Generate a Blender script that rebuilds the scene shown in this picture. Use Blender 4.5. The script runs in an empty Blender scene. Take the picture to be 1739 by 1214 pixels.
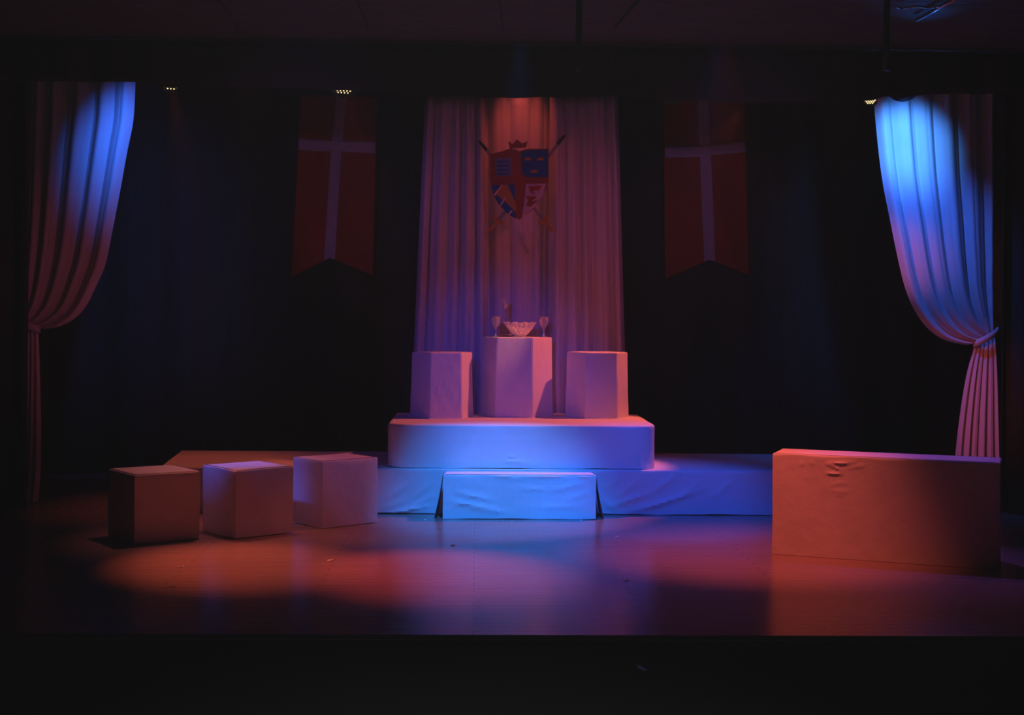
import bpy, bmesh, math, random
from mathutils import Vector, Matrix
random.seed(7)
S = bpy.context.scene
C = S.collection
PI = math.pi

# ------------------------------------------------------------------ camera
F = 2320.0                      # focal length in pixels of the 1739 wide frame
CAMZ = 1.57                     # eye height over the stage floor (z = 0)
R = Matrix.Rotation(math.radians(-1.5), 3, 'Z') @ Matrix.Rotation(PI/2, 3, 'X') @ Matrix.Rotation(math.radians(0.5), 3, 'Z')
cd = bpy.data.cameras.new('camera'); cam = bpy.data.objects.new('camera', cd); C.objects.link(cam)
cd.sensor_width = 36; cd.lens = 36*F/1739; cd.shift_y = -67/1739
cd.clip_start = .05; cd.clip_end = 100
cam.matrix_world = Matrix.Translation((0, 0, CAMZ)) @ R.to_4x4()
S.camera = cam
S.view_settings.view_transform = 'Standard'; S.view_settings.look = 'None'
S.view_settings.exposure = 0; S.view_settings.gamma = 1; S.view_settings.use_curve_mapping = False

def ray(px, py): return R @ Vector(((px-869.5)/F, -(py-540)/F, -1))
def az(px, py, z=0):            # the point of the photograph on the level z
    d = ray(px, py); t = (z-CAMZ)/d.z; return Vector((0, 0, CAMZ))+d*t
def ay(px, py, y):              # the point of the photograph on the upright plane y
    d = ray(px, py); return Vector((0, 0, CAMZ))+d*(y/d.y)

# ------------------------------------------------------------------ world
w = bpy.data.worlds.new('world'); S.world = w; w.use_nodes = True
bg = w.node_tree.nodes['Background']; bg.inputs[0].default_value = (.8, .72, .8, 1); bg.inputs[1].default_value = 0.014

# ------------------------------------------------------------------ stage lighting
BLUE = (.012, .23, 1); RED = (1, .16, .085); ROSE = (1, .10, .16); VIOLET = (.45, .06, 1)
def spot(name, loc, aim, color, power, deg, blend=.8, rad=.05):
    l = bpy.data.lights.new(name, 'SPOT'); l.color = color; l.energy = power
    l.spot_size = math.radians(deg); l.spot_blend = blend; l.shadow_soft_size = rad
    o = bpy.data.objects.new(name, l); C.objects.link(o); o.location = loc
    o.rotation_euler = (Vector(aim)-Vector(loc)).to_track_quat('-Z', 'Y').to_euler()
    return o
DF = 10.92                      # depth of the platform front
# faint haze and an unseen lamp over the seats, both added to lift blacks
hz = w.node_tree.nodes.new('ShaderNodeVolumeScatter'); hz.inputs['Density'].default_value = .0009; hz.inputs['Color'].default_value = (.95, .93, .95, 1)
w.node_tree.links.new(hz.outputs[0], w.node_tree.nodes['World Output'].inputs['Volume'])
spot('black_lift_lamp', (0, 2.2, 3.3), (0, 2.2, 0), (1, .95, .98), 1040, 110, .6, .1)
# over the apron
spot('blue_front_spot', (.26, 8.35, 3.3), (.17, 10.66, .0), BLUE, 1000, 31.5, 1, .05)
spot('blue_side_spot', (1.45, 8.2, 3.3), (1.45, 10.6, .1), (.02, .10, 1), 430, 34, .8, .05)
spot('blue_side_spot', (-.8, 8.2, 3.3), (-.95, 10.8, .1), (.02, .10, 1), 45, 18, .8, .05)
spot('violet_front_wash', (-.5, 3.0, 2.4), (0.13, 11.6, 1.14), (.06, .07, 1), 560, 14, 1, .1)
spot('violet_cube_wash', (-2.7, 7.6, 3.35), (-1.62, 10.4, .25), (.10, .14, 1), 400, 13, 1, .1)
spot('rose_cube_wash', (.5, 5.0, 3.0), (-2.1, 10.0, .3), (1, .12, .5), 4, 22, 1, .1)
spot('rose_banner_fill', (-1.2, 3.0, 2.9), tuple(ay(575, 330, 13.2)), (.7, .20, .9), 150, 13, 1, .1)  # added pair of unseen lamps, lifting the dim banners
spot('rose_banner_fill', (1.2, 3.0, 2.9), tuple(ay(1200, 330, 13.2)), (.7, .20, .95), 150, 13, 1, .1)
spot('red_bench_spot', (1.5, 8.35, 3.35), (1.84, 9.10, .1), (1, .12, .08), 430, 47, 1, .06)
# overhead, behind the border
spot('red_pedestal_spot', (2.3, 11.85, 3.42), (.66, 11.33, .95), (1, .15, .10), 340, 44, .35, .03)
spot('red_platform_spot', (-2.4, 11.3, 3.5), (-2.2, 11.3, 0), RED, 72, 50, 1, .06)
spot('rose_curtain_spot', (1.9, 10.6, 3.5), (.2, 12.5, 1.6), (1, .10, .26), 17, 80, 1, .06)
spot('violet_curtain_spot', (-1.9, 10.6, 3.5), (-.1, 12.5, 1.4), (.35, .09, 1), 14, 80, 1, .06)
spot('red_curtain_top_spot', tuple(ay(884, 70, 12.34)), tuple(ay(886, 330, 12.70)), (1, .10, .07), 16, 62, 1, .04)
spot('blue_curtain_spot_right', tuple(ay(1531, 158, 10.56)), tuple(ay(1540, 450, 11.4)), (.03, .15, 1), 90, 78, 1, .04)
spot('blue_curtain_spot_hot', tuple(ay(1538, 158, 10.56)), tuple(ay(1532, 250, 11.4)), (.06, .28, 1), 95, 56, 1, .04)
spot('blue_pedestal_fill', (1.6, 3.2, 2.4), (1.0, 11.6, 1.0), (.03, .08, 1), 330, 7, 1, .1)  # added lamp, turns the right pedestal's front bluer
spot('red_curtain_hem_spot', (.2, 7.6, 2.2), tuple(ay(1518, 440, 11.4)), (1, .14, .11), 230, 10, 1, .08)
spot('blue_curtain_spot_left', tuple(ay(262, 108, 10.3)), tuple(ay(256, 250, 11.4)), (.035, .16, 1), 105, 60, 1, .04)
spot('amber_bowl_fill', (.95, 11.0, 3.45), tuple(ay(876, 536, 11.8)), (1, .28, .10), 190, 13, 1, .03)  # extra narrow lamp added to make the bowl brighter
spot('rose_step_fill', (.3, 10.3, 3.5), (.25, 10.78, .36), (1, .5, .6), 45, 22, 1, .03)  # extra lamp added to redden the top of the step
spot('blue_bench_fill', (3.2, 9.9, 3.4), (3.0, 8.95, .6), (.30, .10, 1), 100, 40, 1, .04)  # added lamp, stands in for curtain lamp spill on the bench end
spot('rose_cube_top_fill', (-1.8, 10.5, 3.45), (-1.8, 9.75, 0), (1, .24, .22), 120, 38, 1, .04)  # extra lamp added to tint the cube tops and nearby floor
spot('red_curtain_spot', (.8, 7.2, 3.0), tuple(ay(1645, 690, 11.4)), (1, .10, .06), 330, 15, 1, .08)
spot('rose_curtain_spot_left', (.8, 7.2, 3.0), tuple(ay(140, 500, 11.4)), (1, .10, .25), 50, 22, 1, .08)

# ------------------------------------------------------------------ materials
def mat(name, col=(.8, .8, .8), rough=.8, spec=.3, metal=0, **kw):
    m = bpy.data.materials.new(name); m.use_nodes = True
    b = m.node_tree.nodes['Principled BSDF']
    b.inputs['Base Color'].default_value = (*col, 1); b.inputs['Roughness'].default_value = rough
    b.inputs['Specular IOR Level'].default_value = spec; b.inputs['Metallic'].default_value = metal
    for k, v in kw.items(): b.inputs[k.replace('_', ' ')].default_value = v
    return m
def bump(m, scale, strength, dist=.01, stretch=(1, 1, 1), detail=3, var=0):
    nt = m.node_tree; N = nt.nodes; L = nt.links; b = N['Principled BSDF']
    tc = N.new('ShaderNodeTexCoord'); mp = N.new('ShaderNodeMapping'); mp.inputs['Scale'].default_value = stretch
    nz = N.new('ShaderNodeTexNoise'); nz.inputs['Scale'].default_value = scale; nz.inputs['Detail'].default_value = detail
    bp = N.new('ShaderNodeBump'); bp.inputs['Strength'].default_value = strength; bp.inputs['Distance'].default_value = dist
    L.new(tc.outputs['Object'], mp.inputs[0]); L.new(mp.outputs[0], nz.inputs[0]); L.new(nz.outputs[0], bp.inputs['Height']); L.new(bp.outputs[0], b.inputs['Normal'])
    if var:
        c = b.inputs['Base Color'].default_value[:3]
        rp = N.new('ShaderNodeMix'); rp.data_type = 'RGBA'
        rp.inputs[6].default_value = (*[x*(1-var) for x in c], 1); rp.inputs[7].default_value = (*[min(1, x*(1+var)) for x in c], 1)
        L.new(nz.outputs[0], rp.inputs[0]); L.new(rp.outputs[2], b.inputs['Base Color'])
    return m
M = {}
M['sheet'] = bump(mat('white_sheet', (.74, .72, .74), .85, .2), 9, .25, .02, (1, 1, 1), 4, .05)
M['drape'] = bump(mat('white_drape', (.72, .70, .73), .8, .2), 30, .15, .004, (1, 1, .15), 2, .04)
M['black'] = bump(mat('black_velour', (.035, .034, .036), .95, .25), 25, .3, .01, (1, 1, .2), 3, .2)
M['blackpaint'] = bump(mat('black_painted_wood', (.03, .029, .03), .7, .3), 6, .1, .01, (.2, 1, 1), 3, .2)
M['ceil'] = bump(mat('dark_ceiling_paint', (.07, .05, .06), .75, .3), 2.5, .8, .08, (1, 2, 1), 4, .3)
M['metal'] = mat('black_metal', (.03, .03, .033), .35, .5, .6)
M['bright'] = mat('galvanised_metal', (.5, .5, .55), .3, .5, .9)
M['red'] = bump(mat('red_cloth', (.30, .018, .012), .85, .2), 14, .3, .01, (1, 1, .4), 3, .12)
M['white'] = bump(mat('white_band', (.42, .40, .44), .85, .2), 14, .2, .01, (1, 1, 1), 3, .08)
M['shred'] = mat('shield_red', (.40, .02, .015), .6)
M['shblue'] = mat('shield_blue', (.04, .09, .42), .6)
M['shgrey'] = mat('shield_grey_blue', (.26, .24, .46), .6)
M['shpink'] = mat('shield_pale', (.78, .55, .62), .6)
M['gold'] = mat('gold_paint', (.60, .24, .05), .5)
M['steel'] = mat('grey_blade', (.35, .34, .40), .45)
M['darksteel'] = mat('dark_blade_tip', (.04, .035, .04), .6)
M['paper'] = mat('white_paper', (.85, .85, .85), .6)
M['fleck'] = mat('blue_mark_colour', (.25, .25, .75), .5)
M['cut'] = mat('cut_crystal', (1, .90, .80), .08, .8, Transmission_Weight=.4, IOR=1.5)
M['clear'] = mat('clear_glass', (1, 1, 1), .0, .5, Transmission_Weight=1.0, IOR=1.08)
M['glass'] = mat('crystal_glass', (1, .95, .93), .08, .5, Transmission_Weight=.86, IOR=1.2)
m = mat('led', (.9, .8, .6), .4); m.node_tree.nodes['Principled BSDF'].inputs['Emission Color'].default_value = (1, .70, .34, 1)
m.node_tree.nodes['Principled BSDF'].inputs['Emission Strength'].default_value = 1.7; M['led'] = m

# polished boards running across the stage
m = mat('stage_boards', (.10, .05, .04), .3, .9); nt = m.node_tree; N = nt.nodes; L = nt.links; b = N['Principled BSDF']
tc = N.new('ShaderNodeTexCoord'); br = N.new('ShaderNodeTexBrick')
br.inputs['Color1'].default_value = (.33, .235, .20, 1); br.inputs['Color2'].default_value = (.31, .22, .19, 1); br.inputs['Mortar'].default_value = (.2, .14, .12, 1)
br.inputs['Scale'].default_value = 1; br.inputs['Mortar Size'].default_value = .0025; br.inputs['Brick Width'].default_value = 1.8; br.inputs['Row Height'].default_value = .09
L.new(tc.outputs['Object'], br.inputs[0])
mp = N.new('ShaderNodeMapping'); mp.inputs['Scale'].default_value = (.6, 9, 1); nz = N.new('ShaderNodeTexNoise'); nz.inputs['Scale'].default_value = 3; nz.inputs['Detail'].default_value = 5
L.new(tc.outputs['Object'], mp.inputs[0]); L.new(mp.outputs[0], nz.inputs[0])
mx = N.new('ShaderNodeMix'); mx.data_type = 'RGBA'; mx.blend_type = 'MULTIPLY'; mx.inputs[0].default_value = .25
L.new(br.outputs[0], mx.inputs[6]); L.new(nz.outputs[0], mx.inputs[7]); L.new(mx.outputs[2], b.inputs['Base Color'])
mr = N.new('ShaderNodeMapRange'); mr.inputs[3].default_value = .20; mr.inputs[4].default_value = .27
L.new(nz.outputs[0], mr.inputs[0]); L.new(mr.outputs[0], b.inputs['Roughness'])
bp = N.new('ShaderNodeBump'); bp.inputs['Strength'].default_value = .03; bp.inputs['Distance'].default_value = .002
L.new(nz.outputs[0], bp.inputs['Height']); L.new(bp.outputs[0], b.inputs['Normal']); M['floor'] = m

# ------------------------------------------------------------------ helpers
def link(name, verts, faces, m, parent=None, smooth=False):
    me = bpy.data.meshes.new(name); me.from_pydata([tuple(v) for v in verts], [], faces); me.validate(); me.update()
    bm = bmesh.new(); bm.from_mesh(me); bmesh.ops.recalc_face_normals(bm, faces=bm.faces); bm.to_mesh(me); bm.free()
    o = bpy.data.objects.new(name, me); C.objects.link(o); me.materials.append(m)
    if smooth:
        for p in me.polygons: p.use_smooth = True
    if parent: o.parent = parent
    return o
def frombm(name, bm, m, parent=None, smooth=False):
    bmesh.ops.recalc_face_normals(bm, faces=bm.faces)
    me = bpy.data.meshes.new(name); bm.to_mesh(me); bm.free(); me.materials.append(m)
    if smooth:
        for p in me.polygons: p.use_smooth = True
    o = bpy.data.objects.new(name, me); C.objects.link(o)
    if parent: o.parent = parent
    return o
def tag(o, label, cat, group=None):
    o['label'] = label; o['category'] = cat
    if group: o['group'] = group
    return o
def empty(name, loc, label, cat, group=None):
    o = bpy.data.objects.new(name, None); C.objects.link(o); o.location = loc; o.empty_display_size = .1
    return tag(o, label, cat, group)
def struct(o): o['kind'] = 'structure'; return o
def box(name, lo, hi, m, parent=None, bev=0):
    bm = bmesh.new(); bmesh.ops.create_cube(bm, size=1)
    for v in bm.verts: v.co = Vector([(lo[i]+hi[i])/2+v.co[i]*(hi[i]-lo[i]) for i in range(3)])
    if bev: bmesh.ops.bevel(bm, geom=bm.edges[:], offset=bev, segments=3, affect='EDGES')
    return frombm(name, bm, m, parent)
def solid(o, t=.006):
    md = o.modifiers.new('thickness', 'SOLIDIFY'); md.thickness = t; md.offset = 0; return o
def grid(name, f, nu, nv, m, parent=None, thick=.006):
    vs = [f(i/nu, j/nv) for j in range(nv+1) for i in range(nu+1)]
    fs = [(j*(nu+1)+i, j*(nu+1)+i+1, (j+1)*(nu+1)+i+1, (j+1)*(nu+1)+i) for j in range(nv) for i in range(nu)]
    o = link(name, vs, fs, m, parent, True)
    return solid(o, thick) if thick else o
def lerp(tab, x):
    if x <= tab[0][0]: return tab[0][1]
    for (a, p), (b_, q) in zip(tab, tab[1:]):
        if x <= b_: return p+(q-p)*(x-a)/(b_-a)
    return tab[-1][1]
def cr(pts, t):                 # smooth curve through 2-d points
    n = len(pts)-1; t = min(max(t, 0), 1)*n; i = min(int(t), n-1); t -= i
    g = lambda k: pts[min(max(k, 0), n)]
    p0, p1, p2, p3 = g(i-1), g(i), g(i+1), g(i+2)
    return tuple(.5*(2*p1[k]+(p2[k]-p0[k])*t+(2*p0[k]-5*p1[k]+4*p2[k]-p3[k])*t*t+(3*p1[k]-p0[k]-3*p2[k]+p3[k])*t**3) for k in range(len(p1)))
def lathe(name, prof, m, parent=None, n=32, loc=(0, 0, 0), mod=None):
    vs = []; fs = []
    for j, (r, z) in enumerate(prof):
        for i in range(n):
            a = 2*PI*i/n; rr, zz = (r, z) if mod is None else mod(r, z, a, j)
            vs.append((loc[0]+rr*math.cos(a), loc[1]+rr*math.sin(a), loc[2]+zz))
    for j in range(len(prof)-1):
        for i in range(n): fs.append((j*n+i, j*n+(i+1) % n, (j+1)*n+(i+1) % n, (j+1)*n+i))
    fs.append(tuple(range(n))); fs.append(tuple(range((len(prof)-1)*n, len(prof)*n)))
    return link(name, vs, fs, m, parent, True)
def tube(name, pts, r, m, parent=None, n=10):
    vs = []; fs = []; pts = [Vector(p) for p in pts]
    for j, p in enumerate(pts):
        d = (pts[min(j+1, len(pts)-1)]-pts[max(j-1, 0)]).normalized()
        a = d.orthogonal().normalized(); b_ = d.cross(a)
        for i in range(n): vs.append(p+a*r*math.cos(2*PI*i/n)+b_*r*math.sin(2*PI*i/n))
    for j in range(len(pts)-1):
        for i in range(n): fs.append((j*n+i, j*n+(i+1) % n, (j+1)*n+(i+1) % n, (j+1)*n+i))
    fs.append(tuple(range(n))); fs.append(tuple(range((len(pts)-1)*n, len(pts)*n)))
    return link(name, vs, fs, m, parent, True)
def plate(name, outline, y0, t, m, parent=None):   # (x, z) outline, thickness t towards the audience
    n = len(outline)
    vs = [(x, y0, z) for x, z in outline]+[(x, y0-t, z) for x, z in outline]
    fs = [tuple(range(n)), tuple(range(n, 2*n))]+[(i, (i+1) % n, n+(i+1) % n, n+i) for i in range(n)]
    return link(name, vs, fs, m, parent)
def hump(x, z, rs):             # cloth wrinkles: ridges between two points
    d = 0
    for x0, z0, x1, z1, amp, wd in rs:
        ax, az_ = x1-x0, z1-z0; l2 = ax*ax+az_*az_
        t = min(max(((x-x0)*ax+(z-z0)*az_)/l2, 0), 1)
        q = math.hypot(x-x0-ax*t, z-z0-az_*t)
        d += amp*math.exp(-(q/wd)**2)*(4*t*(1-t)+.15)
    return d

# ------------------------------------------------------------------ the room
YS = az(869, 1078, 0).y         # stage front edge
struct(box('floor', (-7, YS, -.025), (7, 14.2, 0), M['floor']))
struct(box('wall_front', (-7, YS+.06, -1.0), (7, YS+.12, -.025), M['blackpaint']))
struct(box('trim_1', (-7, YS-.012, -.022), (7, YS-.002, -.001), M['blackpaint'], bev=.004))
struct(box('floor', (-7, -3, -1.1), (7, YS+.055, -1.0), M['blackpaint']))
struct(box('wall_back', (-7, 14.2, -1), (7, 14.4, 5.5), M['blackpaint']))
struct(box('wall_left', (-7.2, -3, -1.1), (-7, 14.4, 5.5), M['blackpaint']))
struct(box('wall_right', (7, -3, -1.1), (7.2, 14.4, 5.5), M['blackpaint']))
ZC = ay(869, 66, 9.4).z
struct(box('ceiling', (-7, -3, ZC), (7, 9.5, ZC+.12), M['ceil']))
struct(box('ceiling', (-7, 9.7, 5.4), (7, 14.2, 5.5), M['blackpaint']))
# the header that carries the border
struct(box('wall_header', (-7, 9.5, ZC), (7, 9.7, 5.5), M['blackpaint']))
# ribs on the ceiling over the apron
for k, (xa, ya, xb, yb, wd) in enumerate([(355, 0, 392, 50, .05), (590, 0, 612, 52, .05), (1105, 0, 1060, 50, .06), (832, 0, 842, 55, .05)]):
    a, b_ = az(xa, ya, ZC-.03), az(xb, yb, ZC-.03); d = Vector((wd, 0, 0))
    o = link('trim_%d' % (k+2), [a-d, a+d, b_+d, b_-d]+[p+Vector((0, 0, .035)) for p in (a-d, a+d, b_+d, b_-d)],
             [(0, 1, 2, 3), (4, 5, 6, 7), (0, 1, 5, 4), (1, 2, 6, 5), (2, 3, 7, 6), (3, 0, 4, 7)], M['ceil']); struct(o)

# ------------------------------------------------------------------ black masking
BB = [(-400, 134), (0, 137), (228, 138), (280, 146), (300, 147), (330, 145), (545, 150), (560, 151), (610, 153), (700, 160), (760, 163), (900, 165), (1050, 162), (1120, 168), (1270, 173), (1440, 172), (1483, 169), (1500, 163), (1600, 159), (1700, 157), (2200, 160)]
def f_border(u, v):
    px = -330+2400*u; p = ay(px, lerp(BB, px), 9.6); x = p.x
    return Vector((x, 9.6+.022*math.sin(x*11)*v+.015*math.sin(x*23+1), ZC-.005+(p.z-ZC)*v))
tag(grid('black_border_curtain', f_border, 400, 6, M['black']), 'long black border curtain hanging across the top of the stage', 'curtain')
tag(grid('black_back_curtain', lambda u, v: Vector((-6.6+13.2*u, 13.55+.06*math.sin(u*150)+.02*math.sin(u*61), 5.0-4.99*v)), 500, 4, M['black']),
    'black curtain closing off the back of the stage', 'curtain')
def leg(px0, px1, y, label):
    a, b_ = ay(px0, 600, y).x, ay(px1, 600, y).x
    n = 140
    tag(grid('black_side_curtain', lambda u, v: Vector((a+(b_-a)*u, y+.05*math.sin(u*62)+.02*math.sin(u*25), 4.9-4.89*v)), n, 4, M['black']), label, 'curtain', 'black side curtains')
leg(-420, 50, 11.05, 'black side curtain hiding the left wing of the stage')
leg(1702, 2160, 11.05, 'black side curtain hiding the right wing of the stage')

# ------------------------------------------------------------------ white tied-back curtains
def folds(n, seed):
    rnd = random.Random(seed); xs = [0]
    for _ in range(n): xs.append(xs[-1]+rnd.uniform(.6, 1.5))
    xs = [x/xs[-1] for x in xs]; amp = [rnd.uniform(.5, 1.1) for _ in range(n+1)]
    def f(u):
        for i in range(n):
            if u <= xs[i+1] or i == n-1:
                t = (u-xs[i])/(xs[i+1]-xs[i]); c_ = math.cos(2*PI*t); return (amp[i]*(1-t)+amp[i+1]*t)*(1-2*abs((1-c_)/2)**.6)
    return f
YC = 11.4
def tied(name, inner, outer, tail_in, tail_out, nf, seed, label, tie_label):
    f1 = folds(nf, seed); f2 = folds(nf+4, seed+5)
    VT = .72
    def f(u, v):
        if v <= VT:
            t = v/VT; a = cr(inner, t); b_ = cr(outer, t)
            g = u
            px, py = a[0]+(b_[0]-a[0])*g, a[1]+(b_[1]-a[1])*g
            k = (1-t)**.5*.9+.12
        else:
            t = (v-VT)/(1-VT); a = cr(tail_in, t); b_ = cr(tail_out, t)
            px, py = a[0]+(b_[0]-a[0])*u, a[1]+(b_[1]-a[1])*u
            k = .12+.75*t**.7
        p = ay(px, py, YC)
        lift = .10*math.sin(PI*min(v/VT, 1))*(1-u)          # the swag bellies towards the audience
        p.y += -lift+.055*k*f1(u)+.012*k*f2(u)
        if p.z < .012: p.z = .012
        return p
    root = empty(name, ay(outer[-1][0], outer[-1][1], YC), label, 'curtain', 'white tied-back curtains')
    o = grid('cloth', f, 260, 110, M['drape'], root); inv = Matrix.Translation(-root.location)
    o.data.transform(inv)
    a, b_ = ay(tail_in[0][0], tail_in[0][1]+1, YC), ay(tail_out[0][0], tail_out[0][1]-5, YC)
    c = (a+b_)/2; rx = abs(b_.x-a.x)/2+.02
    pts = [Vector((c.x+rx*math.cos(q), c.y+.06*math.sin(q)-.005, c.z+(b_.z-a.z)*.5*math.cos(q)*(1 if b_.x > a.x else -1))) for q in [2*PI*i/40 for i in range(40)]]
    vs = [p+Vector((0, 0, h)) for h in (-.03, .03) for p in pts]
    band = link('tieback', vs, [(i, (i+1) % 40, 40+(i+1) % 40, 40+i) for i in range(40)], M['drape'], root, True); solid(band, .008); band.data.transform(inv)
    return root
tied('tied_curtain', [(1484,110),(1485,175),(1489,240),(1496,308),(1507,370),(1521,442),(1533,490),(1548,525),(1570,555),(1600,576),(1639,585),(1657,580)],
     [(1690,110),(1691,170),(1691,230),(1691,290),(1691,345),(1690,400),(1690,440),(1689,475),(1689,500),(1688,525),(1687,548),(1686,562)],
     [(1657, 583), (1642, 640), (1630, 720), (1622, 800), (1615, 864)], [(1690, 566), (1694, 640), (1696, 720), (1698, 800), (1700, 868)],
     6, 3, 'white curtain tied back at the right side, brightly lit blue at its top', '')
tied('tied_curtain', [(229,95),(228,150),(226,205),(217,258),(206,324),(194,390),(182,449),(168,482),(151,516),(132,538),(105,553),(78,558),(62,556)],
     [(48,95),(47,145),(46,195),(45,245),(44,300),(43,355),(41,405),(39,445),(37,475),(35,500),(34,520),(33,535),(32,546)],
     [(64, 558), (66, 640), (67, 720), (66, 800), (60, 862)], [(30, 548), (26, 640), (22, 720), (18, 800), (14, 858)],
     5, 11, 'dim white curtain tied back at the left side of the stage', '')

# ------------------------------------------------------------------ platforms
def corner_plan(x0, x1, y0, y1, r, n=8):       # counter-clockwise, rounded front corners
    pts = [(x0+r-r*math.cos(a), y0+r-r*math.sin(a)) for a in [PI/2*i/n for i in range(n+1)]]
    pts += [(x1-r+r*math.sin(a), y0+r-r*math.cos(a)) for a in [PI/2*i/n for i in range(n+1)]]
    return pts+[(x1, y1), (x0, y1)]
def resample(pts, step):
    out = []
    n = len(pts)
    for i in range(n):
        a, b_ = pts[i], pts[(i+1) % n]; l = math.hypot(b_[0]-a[0], b_[1]-a[1]); k = max(1, int(l/step))
        out += [(a[0]+(b_[0]-a[0])*j/k, a[1]+(b_[1]-a[1])*j/k) for j in range(k)]
    return out
def draped(name, plan, z0, z1, ridges, m, parent=None, step=.02, edge=.015, hem=.0, flare=0.0, sag=0.0):
    """cloth-covered block: wrinkled skirt round the plan, softened top edge"""
    pts = resample(plan, step); n = len(pts)
    cx = sum(p[0] for p in pts)/n; cy = sum(p[1] for p in pts)/n
    rows = []; nz_ = max(6, int((z1-z0)/step))
    nrm = []
    for i in range(n):
        a, b_ = pts[i-1], pts[(i+1) % n]; dx, dy = b_[0]-a[0], b_[1]-a[1]; l = math.hypot(dx, dy); nx, ny = dy/l, -dx/l
        if nx*(pts[i][0]-cx)+ny*(pts[i][1]-cy) < 0: nx, ny = -nx, -ny
        nrm.append((nx, ny))
    ymin = min(p[1] for p in pts)
    for j in range(nz_+1):
        z = z0+(z1-edge-z0)*j/nz_; row = []
        for i, (x, y) in enumerate(pts):
            fr = max(0, -nrm[i][1])
            d = (hump(x, z, ridges)*fr if ridges else 0)+.0015*math.sin(x*17+z*9)+flare*(1-(z-z0)/(z1-z0))**1.5
            zz = z+(hem*(math.sin(x*7.3)*.5+math.sin(x*19+2)*.3+.8) if j == 0 else 0)
            row.append((x+nrm[i][0]*d, y+nrm[i][1]*d, zz))
        rows.append(row)
    for a in (30, 60, 90):
        a = math.radians(a); k = edge*(1-math.cos(a))
        rows.append([(x-nrm[i][0]*k, y-nrm[i][1]*k, z1-edge+edge*math.sin(a)) for i, (x, y) in enumerate(pts)])
    for q in (.97, .75, .45, .2):
        rows.append([(cx+(x-cx)*q, cy+(y-cy)*q, z1-sag) for x, y in pts])
    vs = [p for r_ in rows for p in r_]; fs = []
    for j in range(len(rows)-1):
        for i in range(n): fs.append((j*n+i, j*n+(i+1) % n, (j+1)*n+(i+1) % n, (j+1)*n+i))
    fs.append(tuple(range((len(rows)-1)*n, len(rows)*n))); fs.append(tuple(range(n)))
    o = link(name, vs, fs, m, parent, True); o.data.set_sharp_from_angle(angle=math.radians(34)); return o

H1 = .361; H2 = .713; YB = 12.30
xl = az(262, 797, H1).x; xr = az(1500, 797, H1).x
rnd = random.Random(4)
rg = []
for (xa, ya, xb, yb, a, wd) in [  # wrinkles in the skirt right of the step
    (1030, 862, 1110, 835, .016, .02), (1110, 835, 1150, 805, .014, .018), (1045, 850, 1085, 812, .012, .02), (1060, 872, 1150, 845, .012, .018),
    (1150, 850, 1190, 815, .010, .018), (1090, 866, 1200, 828, .012, .02), (1030, 830, 1060, 806, .009, .015), (1205, 850, 1250, 810, .008, .02), (1020, 845, 1050, 870, .010, .015),
    (660, 872, 735, 858, .016, .014), (650, 850, 700, 818, .008, .02), (690, 866, 740, 840, .009, .015), (705, 845, 735, 815, .007, .015), (640, 866, 690, 850, .008, .015)]:
    p, q = ay(xa, ya, DF), ay(xb, yb, DF); rg.append((p.x, p.z, q.x, q.z, a, wd))
o = draped('lower_platform', [(xl, DF), (xr, DF), (xr+.12, YB), (xl-.12, YB)], .002, H1, rg, M['sheet'], hem=.006)
tag(o, 'wide low white-covered platform that carries the taller dais', 'platform')
xl2 = az(655, 722, H2).x; xr2 = az(1114, 722, H2).x
rg = []
for (xa, ya, xb, yb, a, wd) in [(850, 784, 905, 784, .012, .012), (855, 776, 880, 775, .008, .01), (870, 790, 930, 788, .008, .012), (730, 787, 790, 783, .005, .012), (1030, 785, 1060, 788, .006, .01), (690, 745, 1080, 748, .003, .012), (700, 780, 740, 770, .004, .015)]:
    p, q = ay(xa, ya, DF+.03), ay(xb, yb, DF+.03); rg.append((p.x, p.z, q.x, q.z, a, wd))
o = draped('upper_dais', corner_plan(xl2, xr2, DF+.03, YB-.02, .16), H1+.002, H2, rg, M['sheet'], edge=.02, hem=.004)
tag(o, 'white-covered dais with rounded front corners under the three pedestals', 'dais')

# step in front
root = empty('covered_step', (ay(880, 880, 10.5).x, 10.6, 0), 'small white-draped step on the floor in front of the dais', 'step')
ZS = H1-.012; YF = az(880, 882, 0).y
xs0 = az(752, 881, 0).x; xs1 = az(1011, 881, 0).x
rg = []
for (xa, ya, xb, yb, a, wd) in [(760, 850, 850, 866, .012, .014), (770, 835, 840, 850, .010, .014), (790, 862, 870, 872, .008, .012), (860, 812, 960, 808, .007, .012), (930, 835, 1000, 818, .008, .014),
    (880, 828, 930, 832, .006, .012), (960, 850, 1005, 835, .008, .012), (760, 868, 800, 840, .006, .012), (900, 862, 1000, 858, .006, .014), (830, 806, 870, 810, .006, .008), (980, 808, 1008, 812, .008, .009)]:
    p, q = ay(xa, ya, YF), ay(xb, yb, YF); rg.append((p.x, p.z, q.x, q.z, a, wd))
o = draped('cloth_cover', [(xs0, YF), (xs1, YF), (xs1-.02, DF-.004), (xs0+.02, DF-.004)], .002, ZS, rg, M['sheet'], root, edge=.012, hem=.004)
o.data.transform(Matrix.Translation(-root.location))
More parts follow.
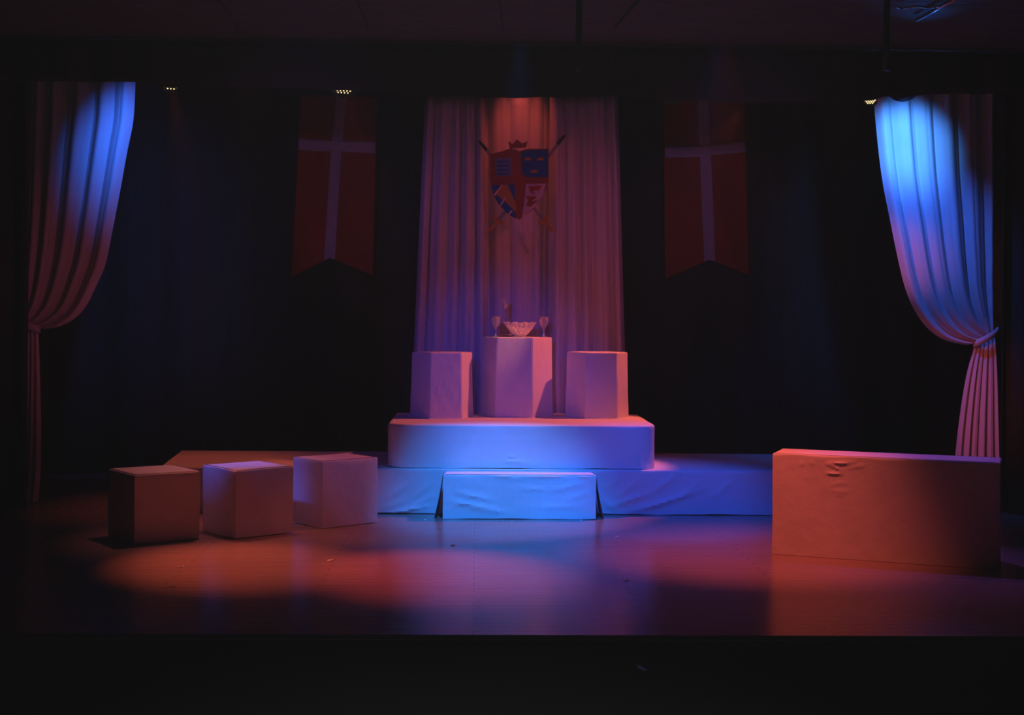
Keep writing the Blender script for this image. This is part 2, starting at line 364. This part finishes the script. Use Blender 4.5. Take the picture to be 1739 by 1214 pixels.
for s, xx in ((-1, xs0), (1, xs1)):            # loose side flaps, spreading at the floor; their shade is put in as black
    vs = [(xx, YF+.03, ZS-.03), (xx, DF-.02, ZS-.01), (xx+s*.075, DF-.03, .004), (xx+s*.055, YF+.05, .004), (xx, YF+.02, .004)]
    f_ = lambda u, v, xx=xx, s=s: Vector((xx+s*(.004+.062*v**1.3*(.8+.2*math.sin(u*9))), YF+.02+(DF-.03-YF-.02)*u, ZS-.02-(ZS-.026)*v))
    o = grid('side_flap', f_, 16, 16, M['black'], root, .003); o.data.transform(Matrix.Translation(-root.location)); o['label'] = 'side flap coloured dark as shade'

# ------------------------------------------------------------------ hexagonal pedestals
def hexagon(name, cx, cy, z0, h, rad, rot, label, group, taper=.015):
    bm = bmesh.new(); nz_ = 10; rows = []
    for j in range(nz_+1):
        t = j/nz_; r_ = rad+taper*(1-t); row = []
        for i in range(6):
            a = rot+i*PI/3; a2 = rot+(i+1)*PI/3
            for k in range(8):
                q = k/8; x = math.cos(a)*(1-q)+math.cos(a2)*q; y = math.sin(a)*(1-q)+math.sin(a2)*q
                wv = 1+.004*math.sin(t*9+i*2.1)+(.003*math.sin(k*2+t*14+i))
                row.append(bm.verts.new((cx+x*r_*wv, cy+y*r_*wv, z0+h*t)))
        rows.append(row)
    n = 48
    for j in range(nz_):
        for i in range(n): bm.faces.new((rows[j][i], rows[j][(i+1) % n], rows[j+1][(i+1) % n], rows[j+1][i]))
    top = bm.faces.new(rows[-1]); bm.faces.new(rows[0])
    bm.normal_update()
    es = [e for e in bm.edges if len(e.link_faces) == 2 and e.calc_face_angle() > .6]
    bmesh.ops.bevel(bm, geom=es, offset=.006, segments=3, affect='EDGES', clamp_overlap=True)
    return tag(frombm(name, bm, M['sheet']), label, 'pedestal', group)
def ped(xa, xb, yfoot, ytop, rot, label, group, dy=0):
    # front foot on the dais fixes the depth
    p = az((xa+xb)/2, yfoot, H2); s = F/p.y; rad = (xb-xa)/2/s*.985; cy = p.y+rad*.87
    rad = (xb-xa)/2/(F/cy)*.98
    h = ay((xa+xb)/2, ytop, cy-rad*.8).z-H2
    c = ay((xa+xb)/2, 650, cy)
    return c.x, cy, h, rad
x, y, h, r_ = ped(698, 803, 711, 599, 0, '', ''); A = (x, y, h, r_)
hexagon('hexagonal_pedestal', x, y, H2+.001, h, r_, math.radians(10), 'low white six-sided pedestal on the left of the dais', 'low pedestals')
x, y, h, r_ = ped(961, 1067, 711, 599, 0, '', ''); 
hexagon('hexagonal_pedestal', x, y, H2+.001, h, r_, math.radians(4), 'low white six-sided pedestal on the right of the dais', 'low pedestals')
x, y, h, r_ = ped(817, 938, 709, 573, 0, '', ''); T = (x, y, h, r_)
hexagon('table_pedestal', x, y, H2+.001, h, r_, math.radians(-6), 'taller white six-sided pedestal in the middle carrying the glassware', None)
ZT = H2+.001+h

# ------------------------------------------------------------------ boxes on the floor
def cube(fx, fy, wl, wr, th, h, label, rnd_=.015):
    p = az(fx, fy, 0); c, s = math.cos(math.radians(th)), math.sin(math.radians(th))
    a = Vector((c, s, 0))*wr; b_ = Vector((-s, c, 0))*wl
    plan = [(p.x, p.y), (p.x+a.x, p.y+a.y), (p.x+a.x+b_.x, p.y+a.y+b_.y), (p.x+b_.x, p.y+b_.y)]
    o = draped('covered_cube', plan, .002, h, [], M['sheet'], edge=rnd_, hem=.004, step=.03)
    return tag(o, label, 'box', 'white-covered cubes at the left of the stage')
cube(547, 898, .40, .50, 40, .5, 'white-covered cube nearest the platform, tallest of the three at left')
cube(400, 916, .47, .47, 40, .485, 'middle one of the three white-covered cubes at left')
cube(228, 926, .48, .475, 36, .48, 'darkest white-covered cube, leftmost of the three on the floor')
# bench
p0 = az(1311, 941, 0); p1 = az(1697, 968, 0); d = (p1-p0); d.z = 0; nrm = Vector((-d.y, d.x, 0)).normalized()*.36
HB = .68
rg = []
for (xa, ya, xb, yb, a, wd) in [(1402, 787, 1456, 785, .008, .008), (1402, 786, 1432, 800, .007, .007), (1400, 804, 1434, 804, .007, .007), (1360, 783, 1362, 792, .006, .006), (1377, 783, 1381, 790, .006, .006),
    (1412, 833, 1440, 835, .006, .006), (1410, 822, 1440, 820, .004, .006), (1416, 840, 1436, 841, .003, .006), (1440, 795, 1470, 790, .004, .01)]:
    def onface(px, py):
        d_ = ray(px, py); nn = nrm.normalized(); t = (Vector((p0.x, p0.y, 0))-Vector((0, 0, CAMZ))).dot(nn)/d_.dot(nn); return Vector((0, 0, CAMZ))+d_*t
    p, q = onface(xa, ya), onface(xb, yb); rg.append((p.x, p.z, q.x, q.z, a, wd))
o = draped('covered_bench', [(p0.x, p0.y), (p1.x, p1.y), (p1.x+nrm.x, p1.y+nrm.y), (p0.x+nrm.x, p0.y+nrm.y)], .002, HB, rg, M['sheet'], edge=.012, step=.012)
tag(o, 'long white-covered block like a bench at the right of the stage', 'bench')

# ------------------------------------------------------------------ white curtain behind the dais
def panel(px_t0, px_t1, px_b0, px_b1, pyt, y, n, seed, label, amp=.062):
    f1 = folds(n, seed); f2 = folds(n+3, seed+3)
    zt = ay((px_t0+px_t1)/2, pyt, y).z
    def f(u, v):
        uu = u+.02*math.sin(u*7+seed)*v
        x0 = ay(px_t0, 200, y).x*(1-v)+ay(px_b0, 800, y).x*v; x1 = ay(px_t1, 200, y).x*(1-v)+ay(px_b1, 800, y).x*v
        k = .75+.25*v
        return Vector((x0+(x1-x0)*uu, y+amp*k*f1(uu)+amp*.2*f2(uu), zt+.012*f1(u)*(1-v)-(zt-.01)*v))
    o = grid('white_curtain_panel', f, 200, 30, M['drape']); return tag(o, label, 'curtain', 'white curtains behind the dais')
panel(804, 958, 812, 950, 158, 12.72, 5, 21, 'middle white curtain panel behind the coat of arms', .035)
panel(722, 822, 690, 828, 160, 12.50, 5, 8, 'left white curtain panel hanging behind the low pedestal')
panel(934, 1049, 936, 1069, 158, 12.50, 5, 9, 'right white curtain panel hanging behind the low pedestal', .055)

# ------------------------------------------------------------------ banners
def banner(tl, trr, bl, brr, notch, vx, arm, label, seed):
    y = 13.2
    root = empty('hanging_banner', ay((tl[0]+trr[0])/2, tl[1], y), label, 'banner', 'red banners with white crosses')
    inv = Matrix.Translation(-root.location); rr = random.Random(seed); ph = rr.uniform(0, 6)
    def wav(u, v): return .022*math.sin(6.5*u+ph+v*2.2)*(.3+v)+.012*math.sin(13*u-v*5+ph)
    def pt(u, v, dy=0):
        px = (tl[0]*(1-u)+trr[0]*u)*(1-v)+(bl[0]*(1-u)+brr[0]*u)*v
        yb = bl[1]+(notch[1]-bl[1])*(1-abs(u-nu)/(nu if u < nu else 1-nu)) if u <= nu else brr[1]+(notch[1]-brr[1])*(1-(u-nu)/(1-nu))
        py = tl[1]*(1-u)+trr[1]*u; py = py+(yb-py)*v
        p = ay(px, py, y); p.y += wav(u, v)+dy; return p
    nu = (notch[0]-bl[0])/(brr[0]-bl[0])
    o = grid('red_field', lambda u, v: pt(u, v), 60, 60, M['red'], root, .004); o.data.transform(inv)
    o = grid('cross_upright', lambda u, v: pt(lerp(vx, v)+(u-.5)*.135, v, -.006), 8, 60, M['white'], root, .003); o.data.transform(inv)
    o = grid('cross_arm', lambda u, v: pt(.005+.99*u, lerp(arm, u)+(v-.5)*.064, -.008), 60, 6, M['white'], root, .003); o.data.transform(inv)
    a, b_ = ay(tl[0]-4, tl[1]-3, y), ay(trr[0]+4, trr[1]-3, y); o = tube('hanging_rod', [a, b_], .012, M['metal'], root); o.data.transform(inv)
    for e in (a*.9+b_*.1, a*.1+b_*.9): o = tube('cord', [e, Vector((e.x, e.y, 4.3))], .003, M['metal'], root, 6); o.data.transform(inv)
banner((511, 160), (641, 162), (494, 472), (633, 468), (560, 438), [(0, .53), (.3, .50), (1, .47)], [(0, .27), (.45, .315), (1, .29)], 'red banner with a white cross, hanging left of the white curtain', 1)
banner((1127, 166), (1263, 168), (1130, 474), (1274, 467), (1204, 441), [(0, .49), (.3, .50), (1, .52)], [(0, .30), (.5, .325), (1, .27)], 'red banner with a white cross, hanging right of the white curtain', 2)

# ------------------------------------------------------------------ coat of arms
YA = 12.40
def q(px, py): p = ay(px, py, YA); return (p.x, p.z)
arms = empty('coat_of_arms', ay(880, 310, YA), 'painted shield over two crossed swords, hung on the white curtain', 'shield')
def ap(name, pts, dy, t, m, parent=arms):
    o = plate(name, [q(*p) for p in pts], YA+dy, t, m, parent); o.data.transform(Matrix.Translation(-arms.location)); return o
shield = ap('shield', [(832, 262), (850, 258), (868, 252), (882, 257), (897, 253), (931, 253), (931, 300), (928, 320), (918, 340), (904, 357), (882, 373), (862, 362), (846, 347), (836, 326), (832, 300)], .0, .02, M['shred'])
ap('quarter_field', [(840, 270), (868, 268), (868, 299), (842, 299)], -.02, .006, M['shgrey'])
ap('quarter_field', [(886, 257), (931, 254), (931, 301), (893, 301), (886, 293)], -.02, .006, M['shblue'])
ap('quarter_field', [(834, 315), (874, 314), (876, 372), (862, 363), (847, 348), (838, 330)], -.02, .006, M['shblue'])
ap('quarter_field', [(893, 313), (927, 312), (922, 332), (910, 350), (886, 371), (890, 345)], -.02, .006, M['shpink'])
def crown(cx, cy, s, dy, m, parent=arms):
    ap('crown_charge', [(cx-s, cy+s*.5), (cx-s*1.1, cy-s*.5), (cx-s*.5, cy), (cx, cy-s*.7), (cx+s*.5, cy), (cx+s*1.1, cy-s*.5), (cx+s, cy+s*.5)], dy, .004, m, parent)
for cx, cy in ((896, 270), (917, 270), (907, 291)): crown(cx, cy, 5.5, -.026, M['gold'])
# bars and charges of the two lower quarters
ap('gold_bend', [(850, 314), (862, 314), (876, 346), (876, 360), (860, 345), (842, 330)], -.026, .004, M['gold'])
ap('white_bar', [(852, 314), (855, 314), (841, 333), (838, 331)], -.031, .003, M['shpink'])
ap('white_bar', [(858, 334), (860, 336), (850, 351), (848, 349)], -.031, .003, M['shpink'])
ap('white_bar', [(868, 357), (871, 359), (864, 367), (862, 365)], -.031, .003, M['shpink'])
ap('red_charge', [(897, 317), (920, 316), (915, 324), (905, 324), (908, 331), (901, 327)], -.026, .004, M['shred'])
ap('red_charge', [(892, 334), (912, 334), (902, 343), (914, 340), (900, 352), (893, 349), (897, 341)], -.026, .004, M['shred'])
for i in range(4): ap('light_stripe', [(844, 274+i*7), (864, 273.5+i*7), (864, 276+i*7), (844, 276.5+i*7)], -.026, .003, M['shblue'])
ap('top_crown', [(866, 252), (863, 240), (870, 245), (878, 237), (887, 244), (896, 240), (893, 251)], .0, .012, M['shred'])
def sword(hx, hy, tx, ty):
    d = Vector((tx-hx, ty-hy)).normalized(); n_ = Vector((-d.y, d.x)); h = Vector((hx, hy)); t = Vector((tx, ty))
    pts = lambda *a: [tuple(v) for v in a]
    b0 = h+d*14; b1 = t-d*22
    bl = ap('sword_blade', pts(b0+n_*2.6, b1+n_*2.6, b1-n_*2.6, b0-n_*2.6), .028, .010, M['steel'])
    ap('blade_tip', pts(b1+n_*3, t-d*5+n_*2.2, t, t-d*5-n_*2.2, b1-n_*3), .026, .010, M['darksteel'])['label'] = 'dark blade tip'
    ap('sword_hilt', pts(h+n_*2.2-d*4, h+d*8+n_*2.2, h+d*9+n_*11, h+d*14+n_*12, h+d*14-n_*12, h+d*9-n_*11, h+d*8-n_*2.2, h-n_*2.2-d*4, h-d*9-n_*4, h-d*13, h-d*9+n_*4), .016, .016, M['gold'])
sword(839, 383, 961, 227)
sword(931, 383, 812, 237)

# ------------------------------------------------------------------ glassware
def gl(name, prof, loc, n=32, mod=None, parent=None): return lathe(name, prof, M['cut' if name in ('crystal_bowl', 'stopper') else 'clear' if name == 'decanter_body' else 'glass'], parent, n, loc, mod)
tx, ty = T[0], T[1]
bx = ay(883, 560, ty-.07)
B = .138
outer_ = [(.0, .0), (.045, .0), (.055, .004), (.052, .012), (.075, .035), (.10, .066), (.122, .10), (B, .128)]
inner_ = [(B-.006, .128), (.113, .10), (.091, .066), (.066, .037), (.040, .020), (.0, .018)]
def cut(r, z, a, j):
    if 3 <= j <= 7:
        r *= 1+.035*math.cos(16*a+(j % 2)*PI); 
    if j in (7, 8): z += .006*math.cos(16*a)
    return r, z
def densify(p, k=3):
    out = []
    for a, b_ in zip(p, p[1:]): out += [(a[0]+(b_[0]-a[0])*i/k, a[1]+(b_[1]-a[1])*i/k) for i in range(k)]
    return out+[p[-1]]
prof = densify(outer_, 3)+densify(inner_, 1)
no = len(densify(outer_, 3))
def cut2(r, z, a, j):
    if 5 < j < no: r *= 1+.055*math.cos(20*a+((j//2) % 2)*PI)
    if j in (no-1, no): z += .006*math.cos(10*a)
    return r, z
o = gl('crystal_bowl', [(max(r, .0008), z) for r, z in prof], (0, 0, 0), 80, cut2); o.location = (bx.x, ty-.07, ZT+.001)
for p in o.data.polygons: p.use_smooth = False
tag(o, 'cut crystal bowl with a jagged rim in the middle of the tall pedestal', 'bowl')
wg = [(.001, 0), (.030, 0), (.030, .003), (.008, .009), (.005, .03), (.005, .062), (.010, .072), (.024, .092), (.036, .12), (.040, .15), (.039, .178),
      (.037, .178), (.037, .15), (.033, .12), (.021, .095), (.008, .078), (.001, .076)]
gx = ay(842, 560, ty-.05); o = gl('wine_glass', wg, (0, 0, 0), 32); o.location = (gx.x, ty-.05, ZT+.001)
tag(o, 'stemmed glass on the tall pedestal, left of the crystal bowl', 'glass', 'stemmed glasses')
gx = ay(923.5, 560, ty-.05); o2 = o.copy(); C.objects.link(o2); o2.location = (gx.x, ty-.05, ZT+.001)
tag(o2, 'stemmed glass on the tall pedestal, right of the crystal bowl', 'glass', 'stemmed glasses')
dx = ay(857.5, 520, ty+.1)
dec = empty('glass_decanter', (dx.x, ty+.10, ZT+.001), 'glass decanter with a faceted stopper standing behind the crystal bowl', 'decanter')
gl('decanter_body', [(.001, 0), (.055, 0), (.062, .01), (.066, .05), (.060, .10), (.035, .15), (.018, .18), (.016, .225), (.022, .236), (.020, .238), (.013, .228), (.013, .18), (.030, .148), (.055, .10), (.061, .05), (.056, .014), (.001, .012)], (0, 0, 0), 32, None, dec)
o = gl('stopper', [(.001, .236), (.012, .238), (.013, .250), (.020, .262), (.029, .285), (.030, .31), (.026, .332), (.022, .336), (.001, .326)], (0, 0, 0), 10, None, dec)
for p in o.data.polygons: p.use_smooth = False

# ------------------------------------------------------------------ LED stage lamps
disc_me = None
def par(px, py, y, aim, rad, label, color, power, deg, rings=3, lampname='led_spot', lit=True):
    global disc_me
    p = ay(px, py, y); root = empty('stage_lamp', p, label, 'stage lamp', 'stage lamps under the border')
    d = (Vector(aim)-p).normalized(); rot = d.to_track_quat('-Z', 'Y').to_matrix().to_4x4()
    hs = rad*1.25
    body = lathe('lamp_housing', [(.001, .20), (hs*.7, .20), (hs*.95, .15), (hs, .05), (hs*1.04, -.02), (hs*.98, -.022), (hs*.96, .002), (.001, .002)], M['metal'], root, 28)
    body.data.transform(rot)
    pts = [rot.to_3x3() @ Vector(v) for v in [(-hs*1.05, 0, .08)]]+[Vector((-hs*1.15, 0, .12)), Vector((-hs*1.1, 0, .26)), Vector((0, 0, .30)), Vector((hs*1.1, 0, .26)), Vector((hs*1.15, 0, .12))]+[rot.to_3x3() @ Vector((hs*1.05, 0, .08))]
    tube('yoke', pts, .012, M['metal'], root, 8)
    tube('hanger', [(0, 0, .29), (0, 0, 3.95-p.z)], .015, M['metal'], root, 8)
    if disc_me is None:
        t = lathe('led_diode', [(.001, .0), (.0052, .0), (.0046, -.004), (.001, -.006)], M['led'], None, 10); disc_me = t.data; bpy.data.objects.remove(t)
    if lit:
        pitch = rad/(rings+.3)
        for i in range(-rings, rings+1):
            for j in range(-rings, rings+1):
                if abs(i+j) > rings: continue
                v = rot.to_3x3() @ Vector(((i+j*.5)*pitch, j*.866*pitch, -.001))
                o = bpy.data.objects.new('led_diode', disc_me); C.objects.link(o); o.parent = root
                o.matrix_local = Matrix.Translation(v) @ rot
    spot(lampname, p+d*.03, aim, color, power, deg, 1, rad*.6)
    return root
par(292, 144.5, 10.45, az(405, 955), .055, 'stage lamp showing three bright diodes, near the left blue curtain', RED, 680, 28, 2, lampname='red_pool_lamp')
par(586, 147, 10.45, az(745, 970), .085, 'stage lamp with a cluster of glowing diodes above the left banner', (1, .09, .03), 680, 28, lampname='red_pool_lamp')
par(1144, 160, 10.45, az(1130, 1000), .07, 'stage lamp showing two tiny bright diodes above the right banner', (1, .08, .1), 30, 44, lampname='red_pool_lamp')
par(1478, 170, 10.45, az(1500, 990), .040, 'small stage lamp with amber diodes beside the bright blue curtain', RED, 30, 44, rings=2, lampname='red_pool_lamp')
# the big lamp hanging above the right curtain
p = ay(1534, 146, 10.50)
big = empty('hanging_stage_lamp', p, 'black stage lamp with blue rim glints above the right curtain', 'stage lamp')
rot = (ay(1548, 255, 11.4)-ay(1534, 148, 10.50)).normalized().to_track_quat('-Z', 'Y').to_matrix().to_4x4()
o = lathe('lamp_housing', [(.001, .22), (.07, .22), (.10, .14), (.115, .02), (.122, -.03), (.116, -.032), (.105, .0), (.001, .01)], M['metal'], big, 40); o.data.transform(rot)
tube('yoke', [(-.16, 0, .05), (-.16, 0, .3), (0, 0, .34), (.16, 0, .3), (.16, 0, .05)], .012, M['metal'], big)
tube('hanger', [(0, 0, .34), (0, -.04, .40), (0, -.05, 3.95-p.z)], .015, M['metal'], big)

tag(tube('lamp_batten', [(-7, 10.45, 3.97), (7, 10.45, 3.97)], .024, M['metal']), 'long black pipe behind the border that the stage lamps hang from', 'pipe')
tag(tube('banner_batten', [(-7, 13.2, 4.325), (7, 13.2, 4.325)], .024, M['metal']), 'long black pipe at the back that the banners hang from', 'pipe')

# ------------------------------------------------------------------ pieces on the ceiling
def rod(px, y, zb, label):
    a = ay(px, 30, y); tag(tube('drop_pipe', [(a.x, y, ZC-.002), (a.x, y, zb)], .019, M['metal']), label, 'pipe', 'drop pipes')
rod(983, 8.0, ay(983, 120, 8.0).z, 'thin black pipe dropping from the ceiling above the middle of the stage')
rod(1506, 8.0, ay(1506, 120, 8.0).z, 'thin black pipe dropping from the ceiling near the blue glints')
a, b_ = az(1556, 34, ZC-.03), az(1630, -6, ZC-.03)
tag(tube('metal_conduit', [a, a*.5+b_*.5, b_], .012, M['bright']), 'straight metal strip on the ceiling catching blue light at top right', 'pipe')
pts = [az(px, py, ZC-.03) for px, py in ((1522, 11), (1532, 15), (1545, 12), (1560, 11), (1580, 13), (1600, 10))]
tag(tube('ceiling_cable', [Vector(cr([tuple(p) for p in pts], i/30)) for i in range(31)], .007, M['bright']), 'wavy cable on the ceiling left of the metal strip', 'cable')
spot('blue_ceiling_fill', tuple(ay(1570, 70, 8.9)-Vector((0, 0, .2))), tuple(az(1575, 5, ZC)), BLUE, 3, 60, 1, .05)  # small added lamp, gives the ceiling metal its blue glints

# ------------------------------------------------------------------ scraps
def scrap(px, py, l, wd, a, label):
    p = az(px, py, 0); c, s = math.cos(a), math.sin(a)
    out = [(-l, -wd), (l*.7, -wd*1.1), (l, wd*.6), (-l*.4, wd*1.2)]
    vs = [(x*c-y_*s, x*s+y_*c, z+.003*math.sin(x*90)) for z in (.001, .004) for x, y_ in out]
    vs = [(x, y_, max(z, .001)) for x, y_, z in vs]
    o = link('paper_scrap', vs, [(0, 1, 2, 3), (4, 5, 6, 7), (0, 1, 5, 4), (1, 2, 6, 5), (2, 3, 7, 6), (3, 0, 4, 7)], M['paper']); o.location = (p.x, p.y, 0)
    tag(o, label, 'paper scrap', 'white scraps on the stage floor')
scrap(307, 963, .018, .01, 0, 'tiny white scrap in the orange pool in front of the leftmost cube')
scrap(560, 952, .022, .014, .5, 'tiny white scrap on the floor in front of the cube nearest the platform')
scrap(769, 926, .020, .012, .1, 'tiny white scrap in the blue light in front of the step')
scrap(849, 884, .028, .008, 0, 'thin white scrap lying at the foot of the step')
scrap(869, 887, .008, .008, 0, 'tiny dot-like scrap just right of the thin scrap at the step')
scrap(722, 883, .008, .008, .4, 'tiny dot-like scrap left of the step beside its side flap')
scrap(986, 884, .008, .008, .4, 'tiny dot-like scrap near the right end of the step')
scrap(1047, 912, .014, .008, 0, 'tiny scrap on the dark blue floor right of the step')
scrap(1064, 986, .016, .008, 0, 'tiny scrap on the violet floor far in front of the step')
scrap(290, 996, .028, .008, 0, 'faint scrap on the dark floor nearest the stage edge at left')
# mark on the stage front
p = [ay(px, py, YS+.06-.003) for px, py in ((1081, 1129), (1087, 1130), (1100, 1138), (1094, 1139), (1084, 1134))]
tag(plate('blue_mark', [(v.x, v.z) for v in p], YS+.06, .003, M['fleck']), 'small blue streak on the black stage front', 'fleck')
